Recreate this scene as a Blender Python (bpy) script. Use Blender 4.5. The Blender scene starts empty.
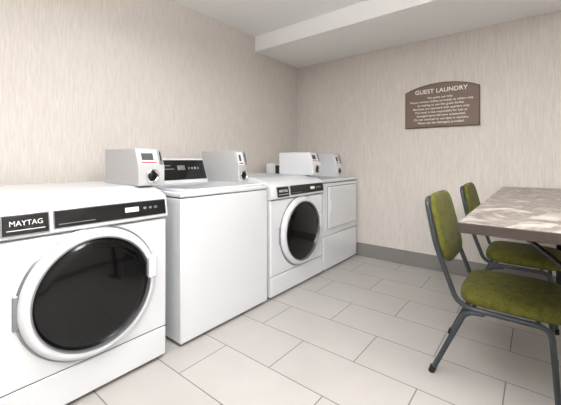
import bpy, bmesh, math, random
from mathutils import Vector, Matrix
random.seed(3)
scene = bpy.context.scene
COL = scene.collection

# ------------------------------------------------------------ materials
def srgb(r, g, b):
    def f(c):
        c /= 255.0
        return c/12.92 if c <= 0.04045 else ((c+0.055)/1.055)**2.4
    return (f(r), f(g), f(b), 1)

def new_mat(name):
    m = bpy.data.materials.new(name); m.use_nodes = True
    nt = m.node_tree
    return m, nt, nt.nodes["Principled BSDF"]

def simple(name, col, rough=0.5, metal=0.0, spec=0.5, coat=0.0, bump=0.0, bscale=200, var=0.03):
    m, nt, b = new_mat(name)
    b.inputs["Roughness"].default_value = rough
    b.inputs["Metallic"].default_value = metal
    b.inputs["Specular IOR Level"].default_value = spec
    b.inputs["Coat Weight"].default_value = coat
    tc = nt.nodes.new("ShaderNodeTexCoord")
    n = nt.nodes.new("ShaderNodeTexNoise"); n.inputs["Scale"].default_value = bscale
    n.inputs["Detail"].default_value = 3
    nt.links.new(tc.outputs["Object"], n.inputs["Vector"])
    mix = nt.nodes.new("ShaderNodeMix"); mix.data_type = 'RGBA'
    mix.inputs[6].default_value = tuple(c*(1-var) for c in col[:3])+(1,)
    mix.inputs[7].default_value = tuple(min(1, c*(1+var)) for c in col[:3])+(1,)
    nt.links.new(n.outputs["Fac"], mix.inputs[0])
    nt.links.new(mix.outputs[2], b.inputs["Base Color"])
    if bump:
        bp = nt.nodes.new("ShaderNodeBump"); bp.inputs["Strength"].default_value = bump
        bp.inputs["Distance"].default_value = 0.002
        nt.links.new(n.outputs["Fac"], bp.inputs["Height"])
        nt.links.new(bp.outputs["Normal"], b.inputs["Normal"])
    return m

def wallpaper(name, c1, c2):
    m, nt, b = new_mat(name)
    b.inputs["Roughness"].default_value = 0.9
    b.inputs["Specular IOR Level"].default_value = 0.1
    g = nt.nodes.new("ShaderNodeNewGeometry")
    outs = []
    for sc, det in (((150, 150, 7.0), 2), ((330, 330, 14), 2)):
        mp = nt.nodes.new("ShaderNodeMapping"); mp.inputs["Scale"].default_value = sc
        n = nt.nodes.new("ShaderNodeTexNoise"); n.inputs["Scale"].default_value = 1.0
        n.inputs["Detail"].default_value = det
        nt.links.new(g.outputs["Position"], mp.inputs["Vector"])
        nt.links.new(mp.outputs["Vector"], n.inputs["Vector"])
        outs.append(n)
    add = nt.nodes.new("ShaderNodeMath"); add.operation = 'ADD'
    nt.links.new(outs[0].outputs["Fac"], add.inputs[0]); nt.links.new(outs[1].outputs["Fac"], add.inputs[1])
    mul = nt.nodes.new("ShaderNodeMath"); mul.operation = 'MULTIPLY'; mul.inputs[1].default_value = 0.5
    nt.links.new(add.outputs[0], mul.inputs[0])
    r = nt.nodes.new("ShaderNodeValToRGB")
    r.color_ramp.elements[0].position = 0.34; r.color_ramp.elements[0].color = c1
    r.color_ramp.elements[1].position = 0.64; r.color_ramp.elements[1].color = c2
    nt.links.new(mul.outputs[0], r.inputs["Fac"])
    nt.links.new(r.outputs["Color"], b.inputs["Base Color"])
    return m

def tile_floor():
    m, nt, b = new_mat("floor_tile")
    g = nt.nodes.new("ShaderNodeNewGeometry")
    mp = nt.nodes.new("ShaderNodeMapping")
    mp.inputs["Location"].default_value = (0.12, 0.01, 0)
    nt.links.new(g.outputs["Position"], mp.inputs["Vector"])
    br = nt.nodes.new("ShaderNodeTexBrick")
    br.offset = 0.5; br.offset_frequency = 2; br.squash = 1.0
    br.inputs["Scale"].default_value = 1.0
    br.inputs["Brick Width"].default_value = 0.66
    br.inputs["Row Height"].default_value = 0.325
    br.inputs["Mortar Size"].default_value = 0.0028
    br.inputs["Mortar Smooth"].default_value = 0.1
    br.inputs["Color1"].default_value = srgb(185, 181, 177)
    br.inputs["Color2"].default_value = srgb(180, 176, 172)
    br.inputs["Mortar"].default_value = srgb(112, 106, 101)
    nt.links.new(mp.outputs["Vector"], br.inputs["Vector"])
    n = nt.nodes.new("ShaderNodeTexNoise"); n.inputs["Scale"].default_value = 6; n.inputs["Detail"].default_value = 6
    nt.links.new(g.outputs["Position"], n.inputs["Vector"])
    r = nt.nodes.new("ShaderNodeValToRGB")
    r.color_ramp.elements[0].position = 0.3; r.color_ramp.elements[0].color = (0.95, 0.95, 0.95, 1)
    r.color_ramp.elements[1].position = 0.7; r.color_ramp.elements[1].color = (1, 1, 1, 1)
    nt.links.new(n.outputs["Fac"], r.inputs["Fac"])
    mix = nt.nodes.new("ShaderNodeMix"); mix.data_type = 'RGBA'; mix.blend_type = 'MULTIPLY'
    mix.inputs[0].default_value = 1
    nt.links.new(br.outputs["Color"], mix.inputs[6]); nt.links.new(r.outputs["Color"], mix.inputs[7])
    nt.links.new(mix.outputs[2], b.inputs["Base Color"])
    b.inputs["Roughness"].default_value = 0.36
    b.inputs["Specular IOR Level"].default_value = 0.4
    bp = nt.nodes.new("ShaderNodeBump"); bp.invert = True; bp.inputs["Strength"].default_value = 0.4
    bp.inputs["Distance"].default_value = 0.002
    nt.links.new(br.outputs["Fac"], bp.inputs["Height"]); nt.links.new(bp.outputs["Normal"], b.inputs["Normal"])
    return m

def table_laminate():
    m, nt, b = new_mat("table_laminate")
    g = nt.nodes.new("ShaderNodeNewGeometry")
    mp = nt.nodes.new("ShaderNodeMapping"); mp.inputs["Scale"].default_value = (1.3, 0.8, 1)
    nt.links.new(g.outputs["Position"], mp.inputs["Vector"])
    n = nt.nodes.new("ShaderNodeTexNoise"); n.inputs["Scale"].default_value = 4.5; n.inputs["Detail"].default_value = 10
    n.inputs["Distortion"].default_value = 2.6; n.inputs["Roughness"].default_value = 0.55
    nt.links.new(mp.outputs["Vector"], n.inputs["Vector"])
    r = nt.nodes.new("ShaderNodeValToRGB")
    e = r.color_ramp.elements
    e[0].position = 0.34; e[0].color = srgb(92, 82, 76)
    e[1].position = 0.66; e[1].color = srgb(184, 178, 172)
    k = e.new(0.43); k.color = srgb(140, 131, 124)
    k = e.new(0.485); k.color = srgb(92, 81, 74)
    k = e.new(0.52); k.color = srgb(146, 137, 130)
    nt.links.new(n.outputs["Fac"], r.inputs["Fac"]); nt.links.new(r.outputs["Color"], b.inputs["Base Color"])
    b.inputs["Roughness"].default_value = 0.3
    return m

def fabric():
    m, nt, b = new_mat("green_fabric")
    tc = nt.nodes.new("ShaderNodeTexCoord")
    n = nt.nodes.new("ShaderNodeTexNoise"); n.inputs["Scale"].default_value = 160; n.inputs["Detail"].default_value = 4
    n2 = nt.nodes.new("ShaderNodeTexNoise"); n2.inputs["Scale"].default_value = 30; n2.inputs["Detail"].default_value = 5
    nt.links.new(tc.outputs["Object"], n.inputs["Vector"]); nt.links.new(tc.outputs["Object"], n2.inputs["Vector"])
    a = nt.nodes.new("ShaderNodeMath"); a.operation = 'ADD'
    nt.links.new(n.outputs["Fac"], a.inputs[0]); nt.links.new(n2.outputs["Fac"], a.inputs[1])
    h = nt.nodes.new("ShaderNodeMath"); h.operation = 'MULTIPLY'; h.inputs[1].default_value = 0.5
    nt.links.new(a.outputs[0], h.inputs[0])
    r = nt.nodes.new("ShaderNodeValToRGB")
    r.color_ramp.elements[0].position = 0.35; r.color_ramp.elements[0].color = srgb(72, 72, 28)
    r.color_ramp.elements[1].position = 0.65; r.color_ramp.elements[1].color = srgb(106, 105, 46)
    nt.links.new(h.outputs[0], r.inputs["Fac"]); nt.links.new(r.outputs["Color"], b.inputs["Base Color"])
    b.inputs["Roughness"].default_value = 0.9
    b.inputs["Specular IOR Level"].default_value = 0.15
    b.inputs["Sheen Weight"].default_value = 0.05
    bp = nt.nodes.new("ShaderNodeBump"); bp.inputs["Strength"].default_value = 0.5; bp.inputs["Distance"].default_value = 0.002
    nt.links.new(n.outputs["Fac"], bp.inputs["Height"]); nt.links.new(bp.outputs["Normal"], b.inputs["Normal"])
    return m

M_WALL = wallpaper("wallpaper_strie", srgb(199, 192, 185), srgb(217, 211, 205))
M_CEIL = simple("ceiling_paint", srgb(240, 240, 239), 0.85, bump=0.05)
M_FLOOR = tile_floor()
M_BASE = simple("baseboard_vinyl", srgb(128, 126, 124), 0.5)
M_WHITE = simple("white_enamel", srgb(219, 221, 224), 0.2, spec=0.5, coat=0.3, var=0.01)
M_WHITE2 = simple("white_plastic", srgb(212, 214, 218), 0.3, var=0.01)
M_SEAM = simple("seam_shadow_gap", srgb(70, 72, 76), 0.7)
M_GREYM = simple("coin_box_paint", srgb(178, 178, 178), 0.42, var=0.02)
M_BLACK = simple("black_gloss_plastic", srgb(18, 18, 20), 0.22)
M_GLASS = simple("door_dark_glass", srgb(9, 9, 10), 0.08, spec=0.4)
M_SILVER = simple("silver_trim", srgb(150, 152, 156), 0.3, metal=0.7)
M_CHROME = simple("chrome", srgb(210, 210, 212), 0.15, metal=1.0)
M_LABEL = simple("label_print", srgb(225, 225, 225), 0.6)
M_FRAME = simple("chair_frame_metal", srgb(60, 65, 69), 0.4, metal=0.3)
M_FAB = fabric()
M_TABLE = table_laminate()
M_TEDGE = simple("table_edge_band", srgb(60, 50, 46), 0.45)
M_SIGN = simple("sign_bronze", srgb(112, 94, 82), 0.5, metal=0.1, bscale=60, var=0.06)
M_SIGNB = simple("sign_border", srgb(78, 61, 52), 0.45)
M_TXT = simple("sign_lettering", srgb(240, 234, 226), 0.6)
M_DOORW = simple("door_wood", srgb(120, 88, 62), 0.5, bscale=12, var=0.15)
M_RED = simple("red_label", srgb(170, 50, 45), 0.5)

def emis(name, col, s):
    m, nt, b = new_mat(name)
    b.inputs["Base Color"].default_value = col
    b.inputs["Emission Color"].default_value = col
    b.inputs["Emission Strength"].default_value = s
    return m
M_FILL = emis("fill_light_glow", (1, 0.99, 0.98, 1), 2.0)  # glow of the added fill fixtures

# ------------------------------------------------------------ helpers
def empty(name, loc=(0, 0, 0), rz=0):
    o = bpy.data.objects.new(name, None); COL.objects.link(o)
    o.location = loc; o.rotation_euler = (0, 0, rz); o.empty_display_size = 0.1
    return o

def finish(name, bm, mat, parent=None, bevel=0, seg=3, smooth=True, loc=None, rot=None):
    me = bpy.data.meshes.new(name)
    bmesh.ops.recalc_face_normals(bm, faces=bm.faces[:])
    bm.to_mesh(me); bm.free()
    o = bpy.data.objects.new(name, me); COL.objects.link(o)
    me.materials.append(mat)
    if loc: o.location = loc
    if rot: o.rotation_euler = rot
    if parent: o.parent = parent
    if bevel:
        md = o.modifiers.new("bevel", 'BEVEL'); md.width = bevel; md.segments = seg
        md.limit_method = 'ANGLE'; md.angle_limit = math.radians(35)
    if smooth:
        for p in me.polygons: p.use_smooth = True
        try:
            me.set_sharp_from_angle(angle=math.radians(40))
        except Exception: pass
    return o

def box(name, mn, mx, mat, parent=None, bevel=0.0, seg=3):
    bm = bmesh.new()
    c = [(a+b)/2 for a, b in zip(mn, mx)]; s = [b-a for a, b in zip(mn, mx)]
    bmesh.ops.create_cube(bm, size=1, matrix=Matrix.Diagonal((*s, 1)))
    return finish(name, bm, mat, parent, bevel, seg, loc=c)

def cyl(name, p0, p1, r, mat, parent=None, seg=32, r2=None, bevel=0):
    p0 = Vector(p0); p1 = Vector(p1); d = p1-p0
    bm = bmesh.new()
    bmesh.ops.create_cone(bm, cap_ends=True, segments=seg, radius1=r, radius2=r if r2 is None else r2, depth=d.length)
    o = finish(name, bm, mat, parent, bevel)
    o.location = (p0+p1)/2
    o.rotation_mode = 'QUATERNION'; o.rotation_quaternion = Vector((0, 0, 1)).rotation_difference(d.normalized())
    return o

def extrude_y(name, prof, y0, y1, mat, parent=None, bevel=0.004):
    bm = bmesh.new()
    a = [bm.verts.new((x, y0, z)) for x, z in prof]
    b = [bm.verts.new((x, y1, z)) for x, z in prof]
    bm.faces.new(a); bm.faces.new(b[::-1])
    n = len(prof)
    for i in range(n):
        bm.faces.new((a[i], b[i], b[(i+1) % n], a[(i+1) % n]))
    return finish(name, bm, mat, parent, bevel)

def lathe_x(name, prof, centre, mat, parent=None, seg=96):
    """prof: list of (r, x) ; axis along +X through centre"""
    bm = bmesh.new(); rings = []
    for r, x in prof:
        if r < 1e-6: rings.append([bm.verts.new((x, 0, 0))])
        else: rings.append([bm.verts.new((x, r*math.cos(2*math.pi*i/seg), r*math.sin(2*math.pi*i/seg))) for i in range(seg)])
    for a, b in zip(rings, rings[1:]):
        for i in range(seg):
            j = (i+1) % seg
            if len(b) == 1: bm.faces.new((a[i], a[j], b[0]))
            elif len(a) == 1: bm.faces.new((a[0], b[j], b[i]))
            else: bm.faces.new((a[i], a[j], b[j], b[i]))
    return finish(name, bm, mat, parent, loc=centre)

def tube(name, pts, r, mat, parent=None, cyclic=False, fillet=0.04):
    """poly-line with rounded corners swept as a round tube (mesh)"""
    P = [Vector(p) for p in pts]; out = []
    n = len(P)
    for i in range(n):
        if not cyclic and i in (0, n-1): out.append(P[i]); continue
        a, b, c = P[i-1], P[i], P[(i+1) % n]
        f = min(fillet, (a-b).length*0.45, (c-b).length*0.45)
        s = b+(a-b).normalized()*f; e = b+(c-b).normalized()*f
        for k in range(7):
            t = k/6; out.append(s*(1-t)**2+b*2*t*(1-t)+e*t*t)
    cu = bpy.data.curves.new(name, 'CURVE'); cu.dimensions = '3D'
    sp = cu.splines.new('POLY'); sp.points.add(len(out)-1); sp.use_cyclic_u = cyclic
    for q, v in zip(sp.points, out): q.co = (*v, 1)
    cu.bevel_depth = r; cu.bevel_resolution = 4; cu.use_fill_caps = True
    t = bpy.data.objects.new(name+"_c", cu); COL.objects.link(t)
    bpy.context.view_layer.update()
    me = bpy.data.meshes.new_from_object(t.evaluated_get(bpy.context.evaluated_depsgraph_get()))
    bpy.data.objects.remove(t)
    o = bpy.data.objects.new(name, me); COL.objects.link(o)
    me.materials.clear(); me.materials.append(mat)
    for p in me.polygons: p.use_smooth = True
    if parent: o.parent = parent
    return o

def text(name, body, size, loc, rot, mat, parent=None, align='CENTER', extrude=0.0006, space=1.0, bold=0.0, sx=1.0):
    cu = bpy.data.curves.new(name, 'FONT'); cu.body = body; cu.size = size
    cu.align_x = align; cu.align_y = 'CENTER'; cu.extrude = extrude; cu.space_character = space
    cu.offset = bold
    t = bpy.data.objects.new(name+"_c", cu); COL.objects.link(t)
    bpy.context.view_layer.update()
    me = bpy.data.meshes.new_from_object(t.evaluated_get(bpy.context.evaluated_depsgraph_get()))
    bpy.data.objects.remove(t)
    o = bpy.data.objects.new(name, me); COL.objects.link(o)
    me.materials.clear(); me.materials.append(mat)
    o.location = loc; o.rotation_euler = rot; o.scale = (sx, 1, 1)
    if parent: o.parent = parent
    return o

# ------------------------------------------------------------ room
XL, XR, YB, YF, ZC = -2.485, 1.7, 3.463, -1.6, 2.488
SY, SZ = 2.651, 2.32
T = 0.1
box("floor", (XL-T, YF-T, -0.1), (XR+T, YB+T, 0), M_FLOOR)
box("ceiling", (XL-T, YF-T, ZC), (XR+T, YB+T, ZC+0.1), M_CEIL)
box("wall_left", (XL-T, YF, 0), (XL, YB, ZC), M_WALL)
box("wall_back", (XL-T, YB, 0), (XR+T, YB+T, ZC), M_WALL)
box("wall_right", (XR, YF, 0), (XR+T, YB, ZC), M_WALL)
box("wall_front", (XL-T, YF-T, 0), (XR+T, YF, ZC), M_WALL)
box("trim_soffit", (XL, SY, SZ), (XR, YB, ZC), M_CEIL)
BH = 0.15
box("baseboard_back", (XL, YB-0.008, 0), (XR, YB, BH), M_BASE, bevel=0.003)
box("baseboard_left", (XL, YF, 0), (XL+0.008, YB-0.008, BH), M_BASE, bevel=0.003)
box("baseboard_right", (XR-0.008, YF, 0), (XR, YB-0.008, BH), M_BASE, bevel=0.003)
# entrance door in the wall behind the photographer
d = empty("door_1", (0.2, YF, 0))
box("leaf", (-0.45, 0.0, 0.01), (0.45, 0.03, 2.05), M_DOORW, d, 0.003)
box("frame_l", (-0.52, 0, 0), (-0.45, 0.045, 2.12), M_FRAME, d, 0.003)
box("frame_r", (0.45, 0, 0), (0.52, 0.045, 2.12), M_FRAME, d, 0.003)
box("frame_t", (-0.45, 0, 2.05), (0.45, 0.045, 2.12), M_FRAME, d, 0.003)
tube("handle", [(0.36, 0.03, 1.0), (0.36, 0.08, 1.0), (0.25, 0.08, 1.0)], 0.01, M_CHROME, d)

# ------------------------------------------------------------ machines
XF = -1.62; XB = -2.38

def coin_box(owner, x0, x1, y0, y1, z0, z1, body=M_GREYM):
    """coin meter case bolted to the machine top; world coords, parts parented to the machine"""
    p = empty("coin_meter", ((x0+x1)/2-owner.location.x, (y0+y1)/2-owner.location.y, z0)); p.parent = owner
    w = y1-y0; dx = (x1-x0)/2; h = z1-z0
    a, b = -w/2, w/2
    sx = 0.040; zb = h*0.50          # upper front leans back by sx above zb
    extrude_y("coin_housing", [(-dx, 0.0), (dx, 0.0), (dx, zb), (dx-sx, h), (-dx, h)], a, b, body, p, 0.005)
    th = math.atan2(sx, h-zb); L = math.hypot(sx, h-zb)
    def sl(nm, ya, yb, t0, t1, mat, off, thick=0.002, bev=0.0):
        tm = (t0+t1)/2
        bm = bmesh.new(); bmesh.ops.create_cube(bm, size=1, matrix=Matrix.Diagonal((thick, yb-ya, (t1-t0)*L, 1)))
        o = finish(nm, bm, mat, p, bev)
        o.location = (dx-sx*tm+off*math.cos(th), (ya+yb)/2, zb+(h-zb)*tm+off*math.sin(th)); o.rotation_euler = (0, -th, 0)
    sl("instruction_label", a+0.012, b-0.036, 0.14, 0.90, M_LABEL, 0.0008)
    sl("label_print_block", a+0.026, b-0.062, 0.36, 0.74, M_SEAM, 0.0016)
    sl("label_red_line", a+0.020, b-0.046, 0.20, 0.27, M_RED, 0.0016)
    sl("coin_slot_plate", b-0.031, b-0.009, 0.12, 0.92, M_SILVER, 0.003, 0.006, 0.002)
    sl("coin_slot", b-0.023, b-0.017, 0.30, 0.80, M_BLACK, 0.006, 0.002)
    c = (dx, a+w*0.50, h*0.26)
    lathe_x("lock_ring", [(0.040, -0.002), (0.040, 0.010), (0.033, 0.014), (0.028, 0.009)], c, M_CHROME, p, 40)
    lathe_x("lock_core", [(0.028, 0.008), (0.022, 0.012), (0.0, 0.013)], c, M_BLACK, p, 32)
    return p

def front_loader(name, y0, y1, zt=0.955):
    p = empty(name, ((XF+XB)/2, (y0+y1)/2, 0)); ox, oy = p.location.x, p.location.y
    w = y1-y0; xf = XF-ox; xb = XB-ox; a = -w/2; b = w/2
    cz = 0.489; dy = 0.018
    # body
    box("cabinet", (xb, a, 0.02), (xf-0.008, b, 0.778), M_WHITE, p, 0.006)
    box("lower_panel", (xf-0.02, a+0.002, 0.022), (xf+0.001, b-0.002, 0.176), M_WHITE, p, 0.006)
    box("front_panel", (xf-0.02, a+0.002, 0.181), (xf+0.002, b-0.002, 0.776), M_WHITE, p, 0.006)
    box("panel_gap", (xf-0.02, a+0.004, 0.17), (xf-0.006, b-0.004, 0.186), M_SEAM, p)
    for i, (fx, fy) in enumerate(((xf-.06, a+.05), (xf-.06, b-.05), (xb+.06, a+.05), (xb+.06, b-.05))):
        cyl("foot_%d" % i, (fx, fy, 0), (fx, fy, 0.025), 0.02, M_BLACK, p, 16)
    prof = [(xf-0.004, 0.782), (xf+0.016, 0.79), (xf+0.018, 0.80), (xf+0.002, 0.892), (xf-0.012, 0.908), (xf-0.07, 0.93),
            (xf-0.16, zt-0.004), (xf-0.22, zt), (xb, zt), (xb, 0.782)]
    extrude_y("console_and_top", prof, a-0.002, b+0.002, M_WHITE, p, 0.005)
    sl = math.atan2(0.016, 0.092)
    def strip(nm, ya, yb, za, zb, mat, off, th, bev):
        bm = bmesh.new()
        zc = (za+zb)/2; xs = xf+0.018-(zc-0.80)*0.016/0.092
        bmesh.ops.create_cube(bm, size=1, matrix=Matrix.Diagonal((th, yb-ya, (zb-za), 1)))
        o = finish(nm, bm, mat, p, bev, 4)
        o.location = (xs+off, (ya+yb)/2, zc); o.rotation_euler = (0, -sl, 0)
        return o
    strip("badge_frame", a+0.062, a+0.224, 0.798, 0.886, M_SILVER, 0.0, 0.008, 0.0035)
    strip("badge_plate", a+0.067, a+0.219, 0.803, 0.881, M_BLACK, 0.002, 0.008, 0.003)
    strip("control_strip_frame", a+0.236, b-0.010, 0.804, 0.887, M_SILVER, 0.0, 0.008, 0.0035)
    strip("control_strip", a+0.240, b-0.013, 0.808, 0.883, M_BLACK, 0.002, 0.008, 0.003)
    strip("display", a+0.54, a+0.61, 0.836, 0.860, M_LABEL, 0.0045, 0.005, 0.001)
    for i in range(3):
        strip("button_%d" % i, a+0.635+i*0.03, a+0.652+i*0.03, 0.843, 0.855, M_SILVER, 0.005, 0.005, 0.002)
    strip("strip_print", a+0.255, a+0.40, 0.822, 0.825, M_SILVER, 0.0045, 0.004, 0)
    rt = (math.radians(90)-sl, 0, math.radians(90))
    text("badge_lettering", "MAYTAG", 0.029, (xf+0.0185, a+0.143, 0.848), rt, M_LABEL, p, sx=0.95)
    strip("badge_line", a+0.080, a+0.206, 0.820, 0.823, M_LABEL, 0.005, 0.004, 0)
    # door
    c = (xf, dy, cz)
    lathe_x("door_outer_ring", [(0.290, -0.005), (0.293, 0.014), (0.288, 0.030), (0.277, 0.040), (0.262, 0.043), (0.254, 0.040), (0.250, 0.030), (0.249, 0.018)], c, M_WHITE2, p)
    lathe_x("door_gasket_trim", [(0.301, -0.005), (0.302, 0.005), (0.295, 0.010), (0.290, 0.008)], c, M_SILVER, p)
    lathe_x("door_inner_trim", [(0.256, 0.038), (0.256, 0.044), (0.250, 0.044), (0.247, 0.030)], c, M_SILVER, p)
    lathe_x("door_glass", [(0.249, 0.026), (0.243, 0.032), (0.20, 0.040), (0.12, 0.046), (0.05, 0.049), (0.0, 0.0495)], c, M_GLASS, p)
    box("door_handle", (xf+0.026, dy+0.240, cz-0.005), (xf+0.056, dy+0.289, cz+0.115), M_WHITE2, p, 0.012, 4)
    box("door_handle_grip", (xf+0.031, dy+0.233, cz+0.01), (xf+0.050, dy+0.243, cz+0.10), M_SILVER, p, 0.004)
    box("door_hinge", (xf+0.0, dy-0.306, cz-0.07), (xf+0.012, dy-0.284, cz+0.07), M_SILVER, p, 0.005)
    return p

m1 = front_loader("front_load_washer", 0.228, 1.003)
m3 = front_loader("front_load_washer", 1.905, 2.680)

def top_loader(name, y0, y1):
    p = empty(name, ((XF+XB)/2, (y0+y1)/2, 0)); ox, oy = p.location.x, p.location.y
    w = y1-y0; xf = XF-ox; xb = XB-ox; a = -w/2; b = w/2
    box("cabinet", (xb, a+0.004, 0.02), (xf, b-0.004, 0.872), M_WHITE, p, 0.008)
    box("top_gap", (xb+0.01, a+0.012, 0.868), (xf-0.008, b-0.012, 0.882), M_SEAM, p)
    box("top_panel", (xb, a, 0.878), (xf+0.006, b, 0.908), M_WHITE, p, 0.010, 4)
    box("lid", (xb+0.20, a+0.05, 0.905), (xf-0.02, b-0.05, 0.921), M_WHITE, p, 0.007, 4)
    for i, (fx, fy) in enumerate(((xf-.06, a+.05), (xf-.06, b-.05), (xb+.06, a+.05), (xb+.06, b-.05))):
        cyl("foot_%d" % i, (fx, fy, 0), (fx, fy, 0.025), 0.02, M_BLACK, p, 16)
    prof = [(xb+0.0, 0.906), (xb+0.17, 0.906), (xb+0.165, 0.935), (xb+0.10, 1.10), (xb+0.085, 1.115), (xb+0.0, 1.115)]
    cb = b-0.10
    extrude_y("console_housing", prof, a+0.01, cb, M_WHITE, p, 0.006)
    n = Vector((0.165, 0, 0.065)).normalized()
    sl = math.atan2(0.065, 0.165)
    def plate(nm, ya, yb, t0, t1, mat, off):
        L = math.hypot(.065, .165); tm = (t0+t1)/2
        cx = xb+0.165-0.065*tm; cz = 0.935+0.165*tm
        bm = bmesh.new(); bmesh.ops.create_cube(bm, size=1, matrix=Matrix.Diagonal((0.006, yb-ya, (t1-t0)*L, 1)))
        o = finish(nm, bm, mat, p, 0.0025, 3)
        o.location = (cx+n.x*off, (ya+yb)/2, cz+n.z*off); o.rotation_euler = (0, -sl, 0)
    plate("console_fascia", a+0.02, cb-0.01, 0.04, 0.99, M_BLACK, 0.001)
    plate("console_display", a+0.40, a+0.47, 0.50, 0.72, M_SILVER, 0.004)
    for i in range(4):
        plate("console_button_%d" % i, a+0.50+i*0.03, a+0.515+i*0.03, 0.52, 0.64, M_SILVER, 0.004)
    for i in range(2):
        plate("console_print_%d" % i, a+0.28, a+0.37-i*0.03, 0.55+i*0.16, 0.565+i*0.16, M_LABEL, 0.003)
    return p
m2 = top_loader("top_load_washer", 1.095, 1.874)

def square_dryer(name, y0, y1):
    p = empty(name, ((XF+XB)/2, (y0+y1)/2, 0)); ox, oy = p.location.x, p.location.y
    w = y1-y0; xf = XF-ox; xb = XB-ox; a = -w/2; b = w/2
    box("cabinet", (xb, a+0.003, 0.02), (xf-0.012, b-0.003, 0.868), M_WHITE, p, 0.006)
    box("top_gap", (xb+0.01, a+0.01, 0.866), (xf-0.015, b-0.01, 0.878), M_SEAM, p)
    box("top_panel", (xb, a, 0.875), (xf+0.004, b, 0.905), M_WHITE, p, 0.010, 4)
    box("lower_panel", (xf-0.02, a+0.004, 0.022), (xf, b-0.004, 0.345), M_WHITE, p, 0.006)
    box("upper_panel", (xf-0.02, a+0.004, 0.350), (xf, b-0.004, 0.866), M_WHITE, p, 0.006)
    box("panel_gap", (xf-0.02, a+0.006, 0.34), (xf-0.006, b-0.006, 0.355), M_SEAM, p)
    box("door_gap", (xf-0.005, a+0.075, 0.412), (xf+0.0015, b-0.045, 0.838), M_SEAM, p, 0.001)
    box("door", (xf-0.005, a+0.079, 0.416), (xf+0.020, b-0.049, 0.834), M_WHITE, p, 0.009, 4)
    box("door_handle", (xf+0.012, a+0.088, 0.57), (xf+0.032, a+0.112, 0.70), M_WHITE2, p, 0.006)
    for i, (fx, fy) in enumerate(((xf-.06, a+.05), (xf-.06, b-.05), (xb+.06, a+.05), (xb+.06, b-.05))):
        cyl("foot_%d" % i, (fx, fy, 0), (fx, fy, 0.025), 0.02, M_BLACK, p, 16)
    box("rear_console", (xb, a+0.02, 0.903), (xb+0.12, b-0.20, 1.06), M_WHITE, p, 0.012)
    box("rear_console_fascia", (xb+0.118, a+0.04, 0.925), (xb+0.124, b-0.22, 1.04), M_BLACK, p, 0.002)
    return p
m4 = square_dryer("clothes_dryer", 2.700, 3.435)

coin_box(m1, -2.15, -1.725, 0.900, 1.060, 0.9545, 1.166)
coin_box(m2, -2.33, -1.86, 1.790, 1.902, 0.9075, 1.176)
coin_box(m3, -2.09, -1.68, 2.595, 2.745, 0.9545, 1.176, M_WHITE)
coin_box(m4, -2.19, -1.81, 3.300, 3.434, 0.9045, 1.168, M_WHITE)

# ------------------------------------------------------------ sign
s = empty("guest_laundry_sign", (-0.742, YB, 1.423))
def sign_outline(hw, hside, harch, step):
    pts = [(-hw, 0), (hw, 0), (hw, hside)]
    xs = hw-step
    pts += [(hw-step*0.35, hside+0.006), (xs, hside+0.022)]
    for i in range(1, 24):
        t = i/24; x = xs-(2*xs)*t
        pts.append((x, hside+0.022+(harch-hside-0.022)*(1-(x/xs)**2)))
    pts += [(-xs, hside+0.022), (-hw+step*0.35, hside+0.006), (-hw, hside)]
    return pts
def sign_plate(nm, pts, y0, y1, mat, dz=0):
    bm = bmesh.new()
    A = [bm.verts.new((x, y0, z+dz)) for x, z in pts]; B = [bm.verts.new((x, y1, z+dz)) for x, z in pts]
    bm.faces.new(A); bm.faces.new(B[::-1]); n = len(pts)
    for i in range(n): bm.faces.new((A[i], B[i], B[(i+1) % n], A[(i+1) % n]))
    return finish(nm, bm, mat, s, 0.001, 2)
sign_plate("back_plate", sign_outline(0.335, 0.372, 0.442, 0.05), -0.016, 0, M_SIGNB)
sign_plate("face_plate", sign_outline(0.325, 0.355, 0.424, 0.05), -0.020, -0.014, M_SIGN, 0.009)
RS = (math.radians(90), 0, 0)
text("title", "GUEST LAUNDRY", 0.058, (0, -0.0205, 0.362), RS, M_TXT, s, space=1.04, bold=0.0008)
lines = ["For guest use only.", "Please remove clothes promptly as others may",
         "be waiting to use this guest facility.", "Machines are operated with quarters only.",
         "The hotel is not responsible for lost or", "damaged items left here unattended.",
         "Do not overload or use dyes in washers.", "Please use the detergent provided."]
for i, l in enumerate(lines):
    text("text_line_%d" % i, l, 0.0285, (0, -0.0205, 0.298-i*0.0355), RS, M_TXT, s, space=1.04, bold=0.0003)

# ------------------------------------------------------------ table
TZ = 0.867
TX0, TX1, TY0, TY1 = -0.232, 0.53, 1.36, 3.445
t = empty("laundry_folding_table", ((TX0+TX1)/2, (TY0+TY1)/2, 0))
ox, oy = t.location.x, t.location.y
box("edge_band", (TX0-ox, TY0-oy, TZ-0.040), (TX1-ox, TY1-oy, TZ-0.001), M_TEDGE, t, 0.003)
box("table_top", (TX0-ox+.001, TY0-oy+.001, TZ-0.003), (TX1-ox-.001, TY1-oy-.001, TZ), M_TABLE, t, 0.0008)
for k, yy in enumerate((1.62, 3.12)):
    y = yy-oy
    cyl("column_%d" % k, (0.0, y, 0.02), (0.0, y, TZ-0.05), 0.038, M_BLACK, t)
    box("top_plate_%d" % k, (-0.26, y-0.03, TZ-0.052), (0.26, y+0.03, TZ-0.040), M_BLACK, t, 0.002)
    box("base_bar_x_%d" % k, (-0.16, y-0.03, 0.0), (0.26, y+0.03, 0.024), M_BLACK, t, 0.006)
    for sgn in (-1, 1):
        cyl("brace_%d_%d" % (k, sgn), (sgn*0.215, y, TZ-0.05), (sgn*0.02, y, 0.65), 0.011, M_BLACK, t, 16)

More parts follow.
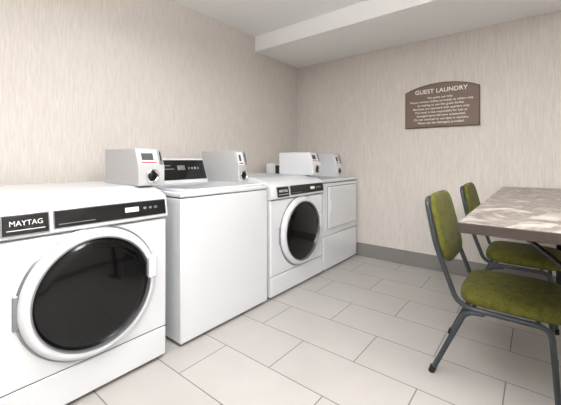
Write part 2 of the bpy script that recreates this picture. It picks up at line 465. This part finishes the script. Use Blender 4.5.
# ------------------------------------------------------------ chairs
def chair(name, loc, rz=0.0):
    """local: +X = forward, Y = width, origin on floor below seat rear"""
    p = empty(name, loc, rz)
    hw = 0.225
    R = 0.0125
    def side(sy):
        return [(-0.150, sy*hw, 0.86), (-0.115, sy*hw, 0.66), (-0.02, sy*hw, 0.40), (0.04, sy*hw, 0.372), (0.345, sy*hw, 0.372), (0.372, sy*hw*1.03, 0.0)]
    L = side(-1); Rr = side(1)
    path = L[::-1][:-1] + [(-0.160, -hw, 0.895), (-0.160, hw, 0.895)] + Rr[1:]
    tube("frame_loop", path, R, M_FRAME, p, fillet=0.05)
    for i, sy in enumerate((-1, 1)):
        tube("rear_leg_%d" % i, [(0.10, sy*hw, 0.362), (0.02, sy*hw, 0.352), (-0.135, sy*hw*1.03, 0.0)], R, M_FRAME, p, fillet=0.05)
        cyl("foot_front_%d" % i, (0.372, sy*hw*1.03, 0.0), (0.371, sy*hw*1.03, 0.03), 0.016, M_BLACK, p, 20)
        cyl("foot_rear_%d" % i, (-0.135, sy*hw*1.03, 0.0), (-0.124, sy*hw*1.03, 0.03), 0.016, M_BLACK, p, 20)
    cyl("cross_bar_front", (0.30, -hw, 0.372), (0.30, hw, 0.372), 0.010, M_FRAME, p, 16)
    cyl("cross_bar_rear", (0.05, -hw, 0.366), (0.05, hw, 0.366), 0.010, M_FRAME, p, 16)
    def pad(nm, w, d, h, nexp, dome, mtx):
        bm = bmesh.new(); N = 64; rings = []
        prof = [(0.90, 0.0), (0.97, 0.06), (1.0, 0.30), (1.0, 0.58), (0.975, 0.78), (0.92, 0.90), (0.80, 0.96), (0.5, 0.99), (0.2, 1.0)]
        for s_, z in prof:
            ring = []
            for i in range(N):
                a = 2*math.pi*i/N
                c_, s2 = math.cos(a), math.sin(a)
                r = (abs(c_)**nexp+abs(s2)**nexp)**(-1/nexp)
                x = r*c_*s_*d/2; y = r*s2*s_*w/2
                zz = z*h+(dome*(1-(s_)**2) if z > 0.7 else 0)
                ring.append(bm.verts.new(mtx @ Vector((x, y, zz))))
            rings.append(ring)
        for a_, b_ in zip(rings, rings[1:]):
            for i in range(N):
                bm.faces.new((a_[i], a_[(i+1) % N], b_[(i+1) % N], b_[i]))
        bm.faces.new(rings[0][::-1]); bm.faces.new(rings[-1])
        o = finish(nm, bm, M_FAB, p)
        sb = o.modifiers.new("sub", 'SUBSURF'); sb.levels = 1; sb.render_levels = 1
        return o
    pad("seat", 0.46, 0.45, 0.075, 5.0, 0.016, Matrix.Translation((0.205, 0, 0.384)))
    up = Vector((-0.165+0.075, 0, 0.93-0.55)).normalized(); side_ = Vector((0, 1, 0)); fwd = side_.cross(up)
    if fwd.x < 0: fwd = -fwd
    M = Matrix((( up.x, side_.x, fwd.x, -0.126), (up.y, side_.y, fwd.y, 0), (up.z, side_.z, fwd.z, 0.735), (0, 0, 0, 1)))
    pad("backrest", 0.435, 0.37, 0.040, 5.0, 0.006, M)
    return p
chair("dining_chair", (-0.295, 2.030, 0), 0.0)
chair("dining_chair", (-0.275, 2.905, 0), 0.0)

# ------------------------------------------------------------ lights : invented fixtures hung out of view for soft fill; up-lights brighten the ceiling
def fill_fixture(name, x, y, sx, sy, e_down, e_up, z=2.16):  # added helper: area lights facing down and up, unseen by the camera
    p = empty(name, (x, y, z))
    box("fill_housing", (-sx/2-0.02, -sy/2-0.02, 0.0), (sx/2+0.02, sy/2+0.02, 0.04), M_CEIL, p, 0.003)
    box("fill_panel", (-sx/2, -sy/2, -0.006), (sx/2, sy/2, 0.002), M_FILL, p, 0.002)
    for i, (cx, cy) in enumerate(((-sx/2, 0), (sx/2, 0))):
        cyl("fill_hanger_%d" % i, (cx, cy, 0.04), (cx, cy, ZC-z), 0.004, M_SILVER, p, 8)
    for nm, e, dz, rx in (("fill_down", e_down, -0.012, 0), ("fill_up", e_up, 0.05, math.pi)):
        l = bpy.data.lights.new(nm, 'AREA'); l.shape = 'RECTANGLE'; l.size = sx; l.size_y = sy
        l.energy = e; l.color = (1.0, 1.0, 1.0)
        o = bpy.data.objects.new(nm, l); COL.objects.link(o); o.parent = p; o.location = (0, 0, dz)
        o.rotation_euler = (rx, 0, 0)
fill_fixture("added_fill_light", -0.55, 0.60, 1.2, 0.4, 27, 44)
fill_fixture("added_fill_light", 0.85, 0.75, 1.0, 0.4, 28, 40)
fill_fixture("added_fill_light", -0.2, -0.85, 1.2, 0.4, 20, 28)

w = bpy.data.worlds.new("world"); scene.world = w; w.use_nodes = True
w.node_tree.nodes["Background"].inputs[0].default_value = (0.8, 0.85, 0.9, 1)
w.node_tree.nodes["Background"].inputs[1].default_value = 0.3

# ------------------------------------------------------------ camera
cam = bpy.data.cameras.new("camera"); co = bpy.data.objects.new("camera", cam); COL.objects.link(co)
co.location = (0, 0, 1.1)
co.rotation_euler = (math.radians(90), 0, math.radians(38.6))
cam.sensor_width = 36; cam.lens = 321/561*36
cam.shift_y = -42.5/561
cam.clip_start = 0.02
scene.camera = co
scene.view_settings.view_transform = 'Standard'
scene.view_settings.look = 'None'
scene.view_settings.exposure = 0.0
